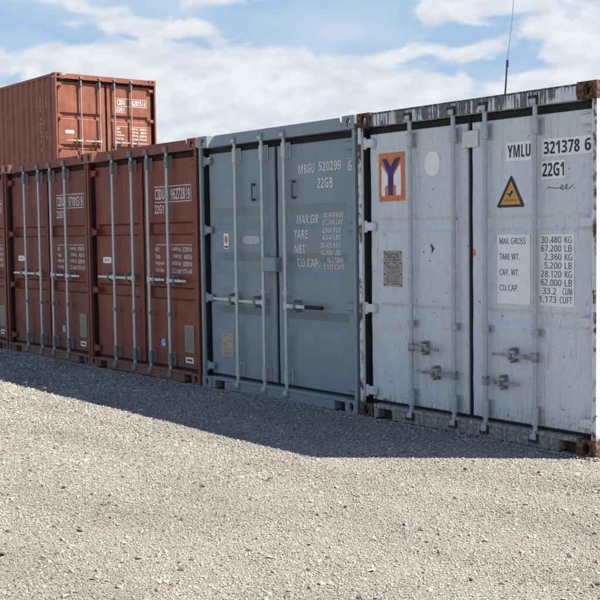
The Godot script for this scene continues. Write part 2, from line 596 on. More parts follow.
func shell(root: Node, skin: Material, cast_mat: Material, slanted: bool) -> void:
	# castings
	for x in [0.0, W - 0.162]:
		for y in [0.0, H - 0.118]:
			for z in [0.0, -L + 0.178]:
				var c := put("corner_casting", cast_mesh, cast_mat, root)
				c.position = Vector3(x, y, z)
	# posts at the door end: outer flange and the set-back web behind the hinges
	for s in [0, 1]:
		var b := MB.new()
		var fl := [[0.003, 0.042], [W - 0.042, W - 0.003]]
		var wb := [[0.042, 0.120], [W - 0.120, W - 0.042]]
		b.box(Vector3(fl[s][0], 0.118, -0.17), Vector3(fl[s][1], H - 0.118, -0.004), 0.004)
		b.box(Vector3(wb[s][0], 0.118, -0.17), Vector3(wb[s][1], H - 0.118, -0.135), 0.004)
		put("corner_post", b.mesh(), skin, root)
		put("corner_post", bx(Vector3(0.004 + s * (W - 0.158), 0.118, -L + 0.004), Vector3(0.154 + s * (W - 0.158), H - 0.118, -L + 0.12)), skin, root)
	# header with the lintel behind it
	var hb := MB.new()
	var cut := 0.12 if slanted else 0.0
	hb.prism(PackedVector2Array([Vector2(0.166, 2.474), Vector2(W - 0.166, 2.474), Vector2(W - 0.166 - cut * 0.3, 2.583), Vector2(0.170 + cut * 1.1, 2.583), Vector2(0.166 + cut * 0.2, 2.505)]), -0.075, -0.008)
	put("header", hb.mesh(), skin, root)
	var lb := MB.new()
	lb.box(Vector3(0.122, 2.40, -0.178), Vector3(W - 0.122, 2.546, -0.132), 0.004)
	lb.box(Vector3(0.168 + cut * 1.2, 2.548, -0.179), Vector3(W - 0.168 - cut * 0.4, 2.570, -0.077), 0.003)
	put("lintel", lb.mesh(), skin, root)
	# sill with its two lashing pockets
	var sb := MB.new()
	sb.box(Vector3(0.166, 0.088, -0.12), Vector3(W - 0.166, 0.122, -0.008), 0.005)
	sb.box(Vector3(0.166, 0.006, -0.30), Vector3(0.218, 0.0875, -0.010), 0.003)
	sb.box(Vector3(0.392, 0.006, -0.30), Vector3(W - 0.320, 0.0875, -0.010), 0.003)
	sb.box(Vector3(W - 0.172, 0.006, -0.30), Vector3(W - 0.166, 0.0875, -0.010), 0.002)
	sb.box(Vector3(0.166, 0.006, -0.318), Vector3(W - 0.166, 0.098, -0.302), 0.002)
	put("door_sill", sb.mesh(), skin, root)
	put("pocket_shade_fill", bx(Vector3(0.219, 0.004, -0.29), Vector3(0.391, 0.087, -0.09), 0.002), mats.old_iron, root)  # dark block plugging the lashing pocket, its colour stands in for the unlit depth
	put("pocket_shade_fill", bx(Vector3(W - 0.319, 0.004, -0.29), Vector3(W - 0.173, 0.087, -0.09), 0.002), mats.old_iron, root)
	put("threshold", bx(Vector3(0.122, 0.09, -0.30), Vector3(W - 0.122, 0.14, -0.128)), skin, root)
	# long sides
	for s in [0, 1]:
		var xo := 0.004 if s == 0 else W - 0.004
		var way := Vector3.LEFT if s == 0 else Vector3.RIGHT
		var xi := 0.054 if s == 0 else W - 0.054
		put("side_wall", corrugated(-0.172, -L + 0.12, 0.158, 2.525, xo + (0.006 if s == 0 else -0.006), xi, way), skin, root)
		var x0 := minf(xo, xo - way.x * 0.06)
		put("top_rail", bx(Vector3(x0, 2.522, -L + 0.178), Vector3(x0 + 0.06, 2.584, -0.178), 0.006), skin, root)
		put("bottom_rail", bx(Vector3(x0, 0.02, -L + 0.178), Vector3(x0 + 0.06, 0.16, -0.178), 0.006), skin, root)
	# roof, floor and far end
	var rb := MB.new()
	var z := -0.18
	while z > -L + 0.3:
		rb.box(Vector3(0.064, 2.550, z - 0.14), Vector3(W - 0.064, 2.572, z), 0.004)
		rb.box(Vector3(0.066, 2.548, z - 0.209), Vector3(W - 0.066, 2.558, z - 0.14), 0.002)
		z -= 0.209
	rb.box(Vector3(0.066, 2.548, -L + 0.12), Vector3(W - 0.066, 2.558, z - 0.002), 0.002)
	put("roof", rb.mesh(), skin, root)
	put("underframe", bx(Vector3(0.066, 0.10, -L + 0.12), Vector3(W - 0.066, 0.148, -0.302)), skin, root)
	put("end_wall", bx(Vector3(0.156, 0.02, -L + 0.03), Vector3(W - 0.156, 2.57, -L + 0.08)), skin, root)

func hinge(door: Node, left: bool, y: float, skin: Material) -> void:
	var b := MB.new()
	if left:
		b.box(Vector3(0.052, y - 0.036, DOOR_Z), Vector3(0.165, y + 0.036, -0.028), 0.010)
		b.cyl(Vector3(0.056, y - 0.05, -0.042), Vector3(0.056, y + 0.05, -0.042), 0.015, 0.015, 12)
	else:
		b.box(Vector3(W - 0.165, y - 0.036, DOOR_Z), Vector3(W - 0.052, y + 0.036, -0.028), 0.010)
		b.cyl(Vector3(W - 0.056, y - 0.05, -0.042), Vector3(W - 0.056, y + 0.05, -0.042), 0.015, 0.015, 12)
	put("hinge", b.mesh(), skin, door)

# an upright locking bar with its brackets, cams, keepers and handle
func locking_bar(root: Node, x: float, spec: Dictionary) -> void:
	var rod_m: Material = spec.rod
	var b := MB.new()
	var zc := BAR_Z
	x = back(x, 0.0, zc).x
	b.cyl(Vector3(x, 0.055, zc), Vector3(x, 2.535, zc), 0.0178, 0.0178, 16)
	var rod := put("locking_bar", b.mesh(), rod_m, root)
	for y in spec.brackets:
		var k := MB.new()
		var hh: float = y[1]
		k.box(Vector3(x - 0.044, y[0] - hh, DOOR_Z), Vector3(x + 0.044, y[0] + hh, DOOR_Z + 0.012), 0.003)
		k.cyl(Vector3(x, y[0] - hh * 0.9, zc), Vector3(x, y[0] + hh * 0.9, zc), 0.027, 0.027, 14)
		for sx in [-0.034, 0.034]:
			for sy in [-0.6, 0.6]:
				var c := Vector3(x + sx, y[0] + hh * sy, DOOR_Z + 0.012)
				k.cyl(c, c + Vector3(0, 0, 0.006), 0.008, 0.006, 8)
		put("bar_bracket", k.mesh(), spec.bracket, rod)
	for top in [0, 1]:
		var yy := 2.505 if top else 0.078
		var k := MB.new()
		k.box(Vector3(x - 0.026, yy - 0.022, zc - 0.01), Vector3(x + 0.030, yy + 0.018, 0.014), 0.006)
		k.cyl(Vector3(x, yy - 0.03, zc), Vector3(x, yy + 0.026, zc), 0.024, 0.024, 12)
		put("locking_cam", k.mesh(), spec.bracket, rod)
		var q := MB.new()
		var oy := 0.026 if top else -0.03
		q.box(Vector3(x - 0.040, yy + oy - 0.010, -0.012), Vector3(x + 0.042, yy + oy + 0.010, 0.012), 0.004)
		q.box(Vector3(x + 0.030, yy - 0.030, -0.012), Vector3(x + 0.044, yy + 0.026, 0.010), 0.004)
		put("cam_keeper", q.mesh(), spec.keeper, rod)

func handle(rod: Node, x: float, x_end: float, y: float, spec: Dictionary, catch_at: float, grip := false) -> void:
	x = back(x, y, BAR_Z).x
	x_end = back(x_end, y, BAR_Z).x
	catch_at = back(catch_at, y, BAR_Z).x
	y = back(catch_at, y, BAR_Z).y
	var way := signf(x_end - x)
	var zc := BAR_Z
	var b := MB.new()
	b.cyl(Vector3(x, y - 0.034, zc), Vector3(x, y + 0.034, zc), 0.027, 0.027, 14)
	var a := minf(x, x_end)
	var c := maxf(x, x_end)
	# flat bar that steps out at the hub and narrows towards the hand end
	var tip := 0.011
	var zt := zc + 0.02
	var poly := PackedVector2Array([Vector2(x, y + 0.019), Vector2(lerpf(x, x_end, 0.35), y + 0.016), Vector2(x_end, y + tip), Vector2(x_end, y - tip), Vector2(lerpf(x, x_end, 0.35), y - 0.016), Vector2(x, y - 0.019)])
	b.prism(poly, zt - 0.006, zt + 0.006)
	var o := put("handle", b.mesh(), spec.handle, rod)
	if grip:
		var g := MB.new()
		g.cyl(Vector3(lerpf(x, x_end, 0.6), y, zt), Vector3(x_end + 0.03 * way, y, zt), 0.019, 0.017, 12)
		put("grip", g.mesh(), mats.rubber, rod)
	# catch on the door: plate, hook and the two lobes for the padlock
	var k := MB.new()
	k.box(Vector3(catch_at - 0.020, y - 0.052, DOOR_Z), Vector3(catch_at + 0.020, y + 0.052, DOOR_Z + 0.008), 0.003)
	k.box(Vector3(catch_at - 0.011, y - 0.030, DOOR_Z + 0.008), Vector3(catch_at + 0.011, y - 0.019, zt + 0.020), 0.003)
	k.box(Vector3(catch_at - 0.013, y - 0.020, zt + 0.009), Vector3(catch_at + 0.013, y + 0.026, zt + 0.018), 0.004)
	k.cyl(Vector3(catch_at, y + 0.046, DOOR_Z), Vector3(catch_at, y + 0.046, zt + 0.014), 0.013, 0.011, 12)
	k.cyl(Vector3(catch_at + 0.006, y - 0.046, DOOR_Z), Vector3(catch_at + 0.006, y - 0.046, zt + 0.006), 0.012, 0.010, 12)
	put("handle_catch", k.mesh(), spec.catch, rod)

func make_container(called: String, skin: Material, cast_mat: Material, ribs_l: Array, ribs_r: Array, dent_amt: float, slanted: bool) -> Dictionary:
	bulge = dent_amt
	var root := Node3D.new()
	root.name = called
	add_child(root, true)
	shell(root, skin, cast_mat, slanted)
	var y0 := 0.148
	var y1 := 2.412
	var dl := put("door", door_mesh(0.085, 1.197, y0, y1, ribs_l, dent_amt), skin, root)
	var dr := put("door", door_mesh(1.243, W - 0.085, y0, y1, ribs_r, dent_amt), skin, root)
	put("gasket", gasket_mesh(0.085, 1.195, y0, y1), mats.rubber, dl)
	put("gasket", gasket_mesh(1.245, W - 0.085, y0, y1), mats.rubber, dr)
	for y in [2.338, 1.633, 0.935, 0.225]:
		hinge(dl, true, y, skin)
		hinge(dr, false, y, skin)
	return {"root": root, "dl": dl, "dr": dr}

func bars_of(root: Node) -> Array:
	var out := []
	for c in root.get_children():
		if str(c.name).begins_with("locking_bar"):
			out.append(c)
	return out

# ---------------------------------------------------------------- the white container
func white_container() -> Node3D:
	read_x = -W
	var skin := weathered(livery(Color(0.60, 0.64, 0.685), Color(0.68, 0.705, 0.735), 0.9, 1.0, 1.3, 0.9, 11), 0.62)
	var ribs_l := [rib(0.27, 1.17, 1.575, 1.700, 0.03, 0.030, 0.017), rib(0.27, 1.17, 0.873, 0.996, 0.03, 0.030, 0.017)]
	var ribs_r := [rib(1.39, 2.33, 1.575, 1.700, 0.03, 0.030, 0.017), rib(1.39, 2.33, 0.885, 1.006, 0.03, 0.030, 0.017)]
	var k := make_container("shipping_container", skin, mats.rust, ribs_l, ribs_r, 0.0045, false)
	var root: Node3D = k.root
	var spec := {"rod": mats.white_rod, "bracket": mats.white_rod, "keeper": mats.old_iron, "handle": mats.worn_steel, "catch": mats.worn_steel,
		"brackets": [[2.325, 0.058], [0.835, 0.026], [0.225, 0.07]]}
	var xs := [0.640, 1.116, 1.440, 1.914]
	for x in xs:
		locking_bar(root, x, spec)
	var bars := bars_of(root)
	handle(bars[0], xs[0], 0.965, 0.645, spec, 0.785)
	handle(bars[1], xs[1], 0.725, 0.455, spec, 0.905)
	handle(bars[3], xs[3], 1.525, 0.660, spec, 1.700)
	handle(bars[2], xs[2], 1.775, 0.448, spec, 1.600)
	# left door: emblem, pale oval, data plate, catch plate over the joint
	var dl: Node = k.dl
	var dr: Node = k.dr
	put("joint_plate", bx(Vector3(1.150, 2.222, DOOR_Z), Vector3(1.318, 2.352, DOOR_Z + 0.018), 0.004), skin, dl)
	sticker("emblem_panel", rect(0.274, 0.584, 1.838, 2.236), mats.orange, dl)
	var E := func(px: float, py: float) -> Vector2: return back(0.274 + (px - 75.0) / 250.0 * 0.310, 2.236 - (py - 72.0) / 416.0 * 0.398)
	var wl := PackedVector2Array()
	for q in [[103, 172], [164, 268], [164, 340], [137, 366], [137, 442], [103, 442]]:
		wl.append(E.call(q[0], q[1]))
	sticker("emblem_print", wl, mats.white_print, dl, 0.0045)
	var wr := PackedVector2Array()
	for q in [[289, 166], [289, 439], [243, 439], [243, 364], [219, 340], [219, 268]]:
		wr.append(E.call(q[0], q[1]))
	sticker("emblem_print", wr, mats.white_print, dl, 0.0045)
	var yy := PackedVector2Array()
	for q in [[108, 124], [152, 122], [192, 194], [240, 120], [290, 118], [213, 252], [212, 438], [170, 438], [170, 256]]:
		yy.append(E.call(q[0], q[1]))
	sticker("emblem_print", yy, mats.navy, dl, 0.006)
	sticker("pale_patch", ellipse(0.893, 2.118, 0.082, 0.098, 2.4), mats.chalk, dl)
	plate(dl, 0.323, 0.541, 1.134, 1.428, plate_texture(Color(0.33, 0.32, 0.28), Color(0.05, 0.05, 0.05), 5))
	# right door
	var T := 0.005
	sticker("label_ground", rect(1.650, 1.885, 2.085, 2.225), mats.label_white, dr)
	sticker("label_ground", rect(1.975, 2.405, 2.100, 2.225), mats.label_white, dr)
	decal_text(dr, "YMLU", 1.665, 1.878, 2.113, 2.203, mats.ink, [], null, T)
	decal_text(dr, "321378", 1.994, 2.303, 2.118, 2.205, mats.ink, [], null, T)
	decal_text(dr, "6", 2.345, 2.395, 2.120, 2.205, mats.ink, [], null, T)
	sticker("label_ground", rect(1.975, 2.185, 1.940, 2.070), mats.label_white, dr)
	decal_text(dr, "22G1", 1.985, 2.172, 1.960, 2.055, mats.ink, [], null, T)
	# warning triangle
	var tri_out := outline([[1.566, 1.752], [1.812, 1.752], [1.818, 1.766], [1.704, 1.980], [1.692, 1.980], [1.560, 1.766]])
	sticker("warning_sign", tri_out, mats.ink, dr, 0.003)
	sticker("warning_sign", outline([[1.592, 1.772], [1.788, 1.772], [1.698, 1.945]]), mats.yellow, dr, 0.0045)
	sticker("warning_sign", outline([[1.655, 1.852], [1.682, 1.852], [1.702, 1.876], [1.716, 1.870], [1.712, 1.852], [1.694, 1.842], [1.690, 1.822], [1.672, 1.838]]), mats.ink, dr, 0.006)
	for q in [[1.628, 1.650, 1.795, 1.812], [1.656, 1.672, 1.793, 1.815], [1.682, 1.700, 1.796, 1.811], [1.708, 1.722, 1.793, 1.813], [1.728, 1.748, 1.796, 1.810]]:
		sticker("warning_print", rect(q[0], q[1], q[2], q[3]), mats.red_print, dr, 0.006)
	sticker("dark_chip", outline([[0.868, 1.487], [0.884, 1.478], [0.892, 1.462], [0.912, 1.452], [0.896, 1.432], [0.878, 1.405], [0.882, 1.445]]), mats.ink, dl)
	sticker("orange_spot", outline([[1.318, 1.44], [1.340, 1.445], [1.342, 1.395], [1.320, 1.390]]), mats.orange, dr)
	scribble(dr, [[2.02, 1.872], [2.04, 1.885], [2.055, 1.876], [2.075, 1.880], [2.10, 1.872], [2.13, 1.876], [2.15, 1.868], [2.165, 1.882], [2.15, 1.894], [2.14, 1.878], [2.155, 1.862], [2.185, 1.870], [2.20, 1.892], [2.188, 1.898], [2.182, 1.878], [2.20, 1.864], [2.225, 1.872], [2.25, 1.90]], mats.ink_soft)
	# weight tables
	sticker("label_ground", rect(1.562, 1.872, 1.040, 1.552), mats.label_white, dr)
	sticker("label_ground", rect(1.955, 2.258, 1.040, 1.552), mats.label_white, dr)
	for r in [["MAX. GROSS", 1.505, 0.245], ["TARE WT.", 1.390, 0.190], ["CAP. WT.", 1.275, 0.185], ["CU.CAP.", 1.160, 0.180]]:
		decal_text(dr, r[0], 1.585, 1.585 + r[2], r[1] - 0.024, r[1] + 0.022, mats.ink_soft, [], body_font, T)
	var rows := [["30.480", "KG"], ["67.200", "LB"], ["2.360", "KG"], ["5.200", "LB"], ["28.120", "KG"], ["62.000", "LB"], ["33.2", "CUM"], ["1.173", "CUFT"]]
	for r in rows.size():
		var y := 1.512 - r * 0.0605
		var num: String = rows[r][0]
		var far := 2.150 if r < 6 else 2.105
		decal_text(dr, num, far - 0.030 * num.length(), far, y - 0.024, y + 0.022, mats.ink_soft, [], body_font, T)
		var unit: String = rows[r][1]
		decal_text(dr, unit, 2.240 - (0.030 if unit.length() == 2 else 0.026) * unit.length(), 2.240, y - 0.024, y + 0.022, mats.ink_soft, [], body_font, T)
	return root

# ---------------------------------------------------------------- the grey container
func grey_container() -> Node3D:
	read_x = -4.9154
	var skin := weathered(livery(Color(0.220, 0.280, 0.320), Color(0.252, 0.308, 0.345), 0.6, 0.0, 0.0, 0.25, 31), 0.42)
	var rl := []
	var rr := []
	for y in [1.735, 1.29, 0.76]:
		rl.append(rib(0.27, 1.20, y - 0.115, y + 0.115, 0.05, 0.085, 0.036))
		rr.append(rib(1.40, 2.345, y - 0.115, y + 0.115, 0.05, 0.085, 0.036))
	var k := make_container("shipping_container", skin, skin, rl, rr, 0.0035, true)
	var root: Node3D = k.root
	var spec := {"rod": mats.galv, "bracket": mats.galv, "keeper": skin, "handle": mats.galv, "catch": mats.galv_old,
		"brackets": [[2.36, 0.075], [1.03, 0.022], [0.225, 0.07]]}
	var xs := [0.652, 1.098, 1.444]
	for x in xs:
		locking_bar(root, x, spec)
	var bars := bars_of(root)
	handle(bars[0], xs[0], 0.265, 0.935, spec, 0.56)
	handle(bars[1], xs[1], 0.715, 0.925, spec, 0.97)
	handle(bars[2], xs[2], 1.975, 0.910, spec, 1.60, true)
	var dl: Node = k.dl
	var dr: Node = k.dr
	put("lock_box", bx(Vector3(1.075, 1.222, DOOR_Z - 0.002), Vector3(1.285, 1.360, 0.000), 0.008), skin, dl)
	# grab irons near the top
	for q in [[0.985, dl], [1.61, dr]]:
		var b := MB.new()
		var x: float = back(q[0], 2.0).x
		b.box(Vector3(x - 0.013, 1.905, DOOR_Z - 0.003), Vector3(x + 0.013, 1.930, DOOR_Z + 0.045), 0.006)
		b.box(Vector3(x - 0.013, 2.055, DOOR_Z - 0.003), Vector3(x + 0.013, 2.080, DOOR_Z + 0.045), 0.006)
		b.cyl(Vector3(x, 1.91, DOOR_Z + 0.04), Vector3(x, 2.08, DOOR_Z + 0.04), 0.009, 0.009, 10)
		put("grab_iron", b.mesh(), mats.grab, q[1])
	var wm: Material = mats.white_worn
	decal_text(dr, "MBGU", 1.668, 1.905, 2.125, 2.208, wm, rr)
	decal_text(dr, "520299", 1.955, 2.262, 2.135, 2.218, wm, rr)
	decal_text(dr, "6", 2.352, 2.402, 2.115, 2.205, wm, rr)
	sticker("marking", rect(2.350, 2.404, 2.218, 2.224), wm, dr, 0.003, rr)
	decal_text(dr, "22GB", 1.935, 2.150, 1.985, 2.075, wm, rr)
	var left := [["MAX.GR.", 1.712, 0.33], ["TARE", 1.575, 0.20], ["NET", 1.440, 0.165], ["CU.CAP.", 1.312, 0.33]]
	for r in left:
		decal_text(dr, r[0], 1.59, 1.59 + r[2], r[1] - 0.040, r[1] + 0.040, wm, rr)
	var rows := [["30.410 KGS", 1.745], ["67.200 LBS", 1.680], ["2.060 KGS", 1.610], ["4.540 LBS", 1.545], ["28.420 KGS", 1.475], ["62.660 LBS", 1.410], ["33.2 CBM", 1.345], ["1.172 CUFT", 1.280]]
	for r in rows:
		var num: String = r[0]
		decal_text(dr, num, 2.245 - 0.0275 * num.length(), 2.245, r[1] - 0.024, r[1] + 0.022, wm, rr)
	sticker("inspection_label", rect(0.445, 0.530, 1.440, 1.592), mats.label_white, dl)
	sticker("inspection_print", ellipse(0.487, 1.532, 0.028, 0.040), mats.orange, dl, 0.0045)
	sticker("inspection_print", rect(0.455, 0.520, 1.452, 1.470), mats.ink_soft, dl, 0.0045)
	sticker("maker_label", ellipse(0.912, 1.527, 0.140, 0.040, 4.0), mats.label_grey, dl)
	plate(dl, 0.378, 0.580, 0.352, 0.588, plate_texture(Color(0.42, 0.38, 0.29), Color(0.16, 0.15, 0.13), 9), false)
	return root

# ---------------------------------------------------------------- red containers
func red_container(called: String, skin: Material, first: String, serial: String, check: String, ink: Material, boxed: bool) -> Node3D:
	read_x = -7.4063
	var rl := []
	var rr := []
	for y in [1.655, 0.955]:
		rl.append(rib(0.27, 1.24, y - 0.072, y + 0.072, 0.014, 0.020, 0.034))
		rr.append(rib(1.47, 2.36, y - 0.072, y + 0.072, 0.014, 0.020, 0.034))
	var k := make_container(called, skin, skin, rl, rr, 0.0035, true)
	var root: Node3D = k.root
	var spec := {"rod": mats.galv, "bracket": mats.galv_old, "keeper": mats.galv_old, "handle": mats.galv, "catch": mats.galv_old,
		"brackets": [[2.375, 0.07], [0.72, 0.022], [0.225, 0.075]]}
	if boxed:
		spec.rod = mats.galv_red
	var xs := [0.648, 1.092, 1.445, 1.858]
	for x in xs:
		locking_bar(root, x, spec)
	var bars := bars_of(root)
	handle(bars[0], xs[0], 0.29, 1.105, spec, 0.53)
	handle(bars[1], xs[1], 0.72, 1.103, spec, 0.97)
	handle(bars[2], xs[2], 1.80, 1.100, spec, 1.58)
	handle(bars[3], xs[3], 2.235, 1.095, spec, 1.99)
	var dl: Node = k.dl
	var dr: Node = k.dr
	# number between two ruled lines
	decal_text(dr, first, 1.615, 1.810, 1.972, 2.090, ink, rr)
	decal_text(dr, serial, 1.940, 2.225, 1.965, 2.085, ink, rr)
	decal_text(dr, check, 2.278, 2.318, 1.965, 2.080, ink, rr)
	sticker("marking", rect(1.600, 2.345, 2.108, 2.117), ink, dr, 0.003, rr)
	sticker("marking", rect(1.600, 2.345, 1.940, 1.949), ink, dr, 0.003, rr)
	sticker("marking", rect(2.250, 2.257, 1.949, 2.108), ink, dr, 0.003, rr)
	sticker("marking", rect(2.337, 2.345, 1.949, 2.108), ink, dr, 0.003, rr)
	decal_text(dr, "22G1", 1.600, 1.790, 1.822, 1.915, ink, rr)
	if boxed:
		sticker("marking", rect(1.570, 1.580, 1.800, 2.117), ink, dr, 0.003, rr)
		sticker("marking", rect(1.580, 1.820, 1.795, 1.803), ink, dr, 0.003, rr)
	sticker("marking", rect(1.600, 2.345, 1.478, 1.485), ink, dr, 0.003, rr)
	var rows := [["MGW", "30480 kg", "67200 lb"], ["Tare", "2180 kg", "4810 lb"], ["Payload", "28300 kg", "62390 lb"], ["Cu.Cap.", "33.2 cum", "1173 cuft"]]
	for r in rows.size():
		var y := 1.432 - r * 0.077
		var a: String = rows[r][0]
		decal_text(dr, a, 1.595, 1.595 + 0.026 * a.length(), y - 0.026, y + 0.026, ink, rr)
		var b: String = rows[r][1]
		decal_text(dr, b, 2.120 - 0.0235 * b.length(), 2.120, y - 0.026, y + 0.026, ink, rr)
		var c: String = rows[r][2]
		decal_text(dr, c, 2.335 - 0.0215 * c.length(), 2.335, y - 0.026, y + 0.026, ink, rr)
	sticker("maker_label", ellipse(0.488, 1.302, 0.105, 0.037, 5.0), mats.label_white, dl)
	sticker("maker_print", rect(0.425, 0.550, 1.290, 1.314), mats.label_grey, dl, 0.0045)
	sticker("blue_label", rect(1.672, 1.785, 0.352, 0.466), mats.blue, dr)
	decal_text(dr, "G", 1.695, 1.760, 0.375, 0.445, mats.label_white, [], bold_font, 0.0045)
	plate(dr, 2.168, 2.350, 0.335, 0.628, plate_texture(Color(0.24, 0.23, 0.20), Color(0.11, 0.10, 0.09), 17), false)
	sticker("small_label", rect(2.173, 2.327, 0.222, 0.284), mats.label_white, dr)
	sticker("small_print", rect(2.195, 2.305, 0.242, 0.264), mats.ink_soft, dr, 0.0045)
	return root

func side_number(root: Node, ink: Material) -> void:
	# upright lettering down the near end of the long left wall
	var wall: Node = null
	for c in root.get_children():
		if str(c.name).begins_with("side_wall"):
			wall = c
			break
	for col in [[-0.72, 2.17, 0.88, "CIDU 962815 4", 0.045], [-0.442, 2.14, 1.85, "22G1", 0.045], [-0.442, 1.32, 1.14, "33.2", 0.06]]:
		var text: String = col[3]
		var step: float = (col[1] - col[2]) / text.length()
		for i in text.length():
			if text[i] == " ":
				continue
			var y: float = col[1] - step * (i + 1)
			var m := lettering(text[i], -col[4], col[4] * 0.2, 0.0, step * 0.72, bold_font, [], -DOOR_Z)
			var o := put("marking", m, ink, wall)
			o.rotation.y = -PI / 2
			o.position = Vector3(0.0065, y, col[0])

# ---------------------------------------------------------------- sky and ground
func sky_texture() -> ImageTexture:
	var w := 4096
	var h := 2048
	var a := FastNoiseLite.new()
	a.seed = 4; a.frequency = 1.0; a.fractal_octaves = 7; a.fractal_gain = 0.57; a.noise_type = FastNoiseLite.TYPE_SIMPLEX_SMOOTH
	var warp := FastNoiseLite.new()
	warp.seed = 9; warp.frequency = 1.0; warp.fractal_octaves = 3
	# cloud banks and gaps read off the photograph: pixel, reach in pixels, strength
	var spots := [[100, 14, 55, 15, 0.55], [178, 29, 50, 8, 0.8], [228, 2, 45, 7, 0.6], [28, 14, 40, 14, -0.6], [110, 38, 70, 7, -0.35], [235, 18, 30, 9, -0.5], [310, 18, 85, 22, -1.0], [405, 36, 75, 16, -0.6],
		[430, 9, 26, 9, 0.55], [500, 4, 60, 9, 0.6], [568, 24, 42, 20, 0.9], [520, 68, 60, 8, -0.85], [455, 62, 30, 8, 0.3], [90, 75, 150, 30, 0.45], [270, 78, 130, 26, 0.5], [400, 90, 90, 18, 0.35], [595, 74, 40, 8, 0.3], [150, 7, 18, 9, -0.5], [280, 40, 40, 10, -0.3]]
	var marks := []
	for s in spots:
		var d := pixel_dir(s[0], s[1])
		marks.append([atan2(-d.x, d.z), asin(d.y), s[2] / FOCAL, s[3] / FOCAL, s[4]])
	var make := func(x: float, y: float, ww: int, hh: int) -> Color:
		var az := ((x + 0.5) / ww - 0.5) * TAU
		var el := (0.5 - (y + 0.5) / hh) * PI
		var s := maxf(sin(el), 0.0)
		# clear air
		var clear := Color(0.385, 0.575, 0.80).lerp(Color(0.085, 0.20, 0.47), smoothstep(0.15, 0.95, el))
		clear = clear.lerp(Color(0.66, 0.75, 0.85), pow(1.0 - s, 22.0))
		var d := Vector3(-sin(az) * cos(el), sin(el), cos(az) * cos(el))
		# cloud layer: flat-bottomed banks, drawn out sideways towards the horizon
		var p := Vector3(d.x, d.y * 2.3, d.z) * 5.0
		var wv := warp.get_noise_3dv(p * 1.6)
		var c := a.get_noise_3dv(p * 1.3 + Vector3(wv, wv * 0.6, -wv) * 0.35) * 1.1
		var bias := 0.16 - 0.75 * smoothstep(0.13, 0.55, el) + 0.22 * smoothstep(0.19, 0.08, el)
		for m in marks:
			var dx: float = (az - m[0]) / m[2]
			var dy: float = (el - m[1]) / m[3]
			var q := dx * dx + dy * dy
			if q < 5.0:
				bias += m[4] * exp(-q) * 0.75
		var dens := smoothstep(-0.02, 0.30, c + bias)
		# lumps: brighter tops and soft grey bellies follow the cloud's own thickness
		var c2 := a.get_noise_3dv(p * 4.2 + Vector3(3, 7, 1))
		var shade := clampf(0.42 + c2 * 1.0 + (c + bias) * 0.35, 0.0, 1.0)
		var cloud := Color(0.66, 0.71, 0.79).lerp(Color(0.90, 0.915, 0.94), shade)
		# thin high veil in front of the clear air
		var veil := clampf(0.16 + 0.55 * warp.get_noise_3dv(p * 1.1 + Vector3(9, 2, 5)), 0.0, 0.5)
		var o := clear.lerp(Color(0.74, 0.80, 0.88), veil).lerp(cloud, dens * 0.94)
		return o.linear_to_srgb()
	# fine rows low over the horizon, coarser ones above, one tone below
	var coarse := Image.create(512, 256, false, Image.FORMAT_RGB8)
	for y in 129:
		for x in 512:
			coarse.set_pixel(x, y, make.call(x, y, 512, 256))
	for y in range(129, 256):
		for x in 512:
			coarse.set_pixel(x, y, Color(0.42, 0.40, 0.37))
	coarse.resize(w, h, Image.INTERPOLATE_CUBIC)
	var y0 := int((0.5 - deg_to_rad(17.0) / PI) * h)
	var x_lo := 0
	for y in range(y0, h / 2):
		var el := (0.5 - (y + 0.5) / h) * PI
		var k := smoothstep(17.0, 15.5, rad_to_deg(el))
		for x in range(0, w):
			# only the third of the sky round the view is refined; elsewhere the same clouds at the coarse size
			var az := ((x + 0.5) / w - 0.5) * 360.0
			var off := absf(wrapf(az - 180.0 + rad_to_deg(AIM.y), -180.0, 180.0))
			if off > 34.0:
				continue
			var kk := k * smoothstep(34.0, 30.0, off)
			var c: Color = make.call(x, y, w, h)
			coarse.set_pixel(x, y, coarse.get_pixel(x, y).lerp(c, kk))
	return ImageTexture.create_from_image(coarse)

func ground_height(x: float, z: float) -> float:
	return dent.get_noise_2d(x * 9.0, z * 9.0) * 0.012

func ground_material() -> StandardMaterial3D:
	var m := StandardMaterial3D.new()
	var n := 1024
	var cell := FastNoiseLite.new()
	cell.noise_type = FastNoiseLite.TYPE_CELLULAR
	cell.cellular_return_type = FastNoiseLite.RETURN_CELL_VALUE
	cell.frequency = 0.16
	cell.fractal_type = FastNoiseLite.FRACTAL_NONE
	var tone := cell.get_seamless_image(n, n, false, false, 0.1, true)
	tone.convert(Image.FORMAT_L8)
	cell.cellular_return_type = FastNoiseLite.RETURN_DISTANCE
	var rel := cell.get_seamless_image(n, n, true, false, 0.1, true)
	rel.convert(Image.FORMAT_L8)
	var broad := FastNoiseLite.new()
	broad.frequency = 0.004
	broad.fractal_octaves = 5
	var br := broad.get_seamless_image(n, n, false, false, 0.1, true)
	br.convert(Image.FORMAT_L8)
	var td := tone.get_data()
	var bd := br.get_data()
	var data := PackedByteArray()
	data.resize(n * n * 3)
	for i in n * n:
		var t := td[i] / 255.0
		var b := bd[i] / 255.0
		var k := 0.62 + 0.62 * t * t + 0.16 * (b - 0.5)
		data[i * 3] = int(clampf(0.275 * k, 0, 1) ** (1.0 / 2.2) * 255)
		data[i * 3 + 1] = int(clampf(0.262 * k, 0, 1) ** (1.0 / 2.2) * 255)
		data[i * 3 + 2] = int(clampf(0.238 * k, 0, 1) ** (1.0 / 2.2) * 255)
	m.albedo_texture = ImageTexture.create_from_image(Image.create_from_data(n, n, false, Image.FORMAT_RGB8, data))
	m.heightmap_enabled = true
	m.heightmap_texture = ImageTexture.create_from_image(rel)
	m.heightmap_scale = 0.8
	m.uv1_scale = Vector3(0.62, 0.62, 0.62)
	m.roughness = 0.95
	return m

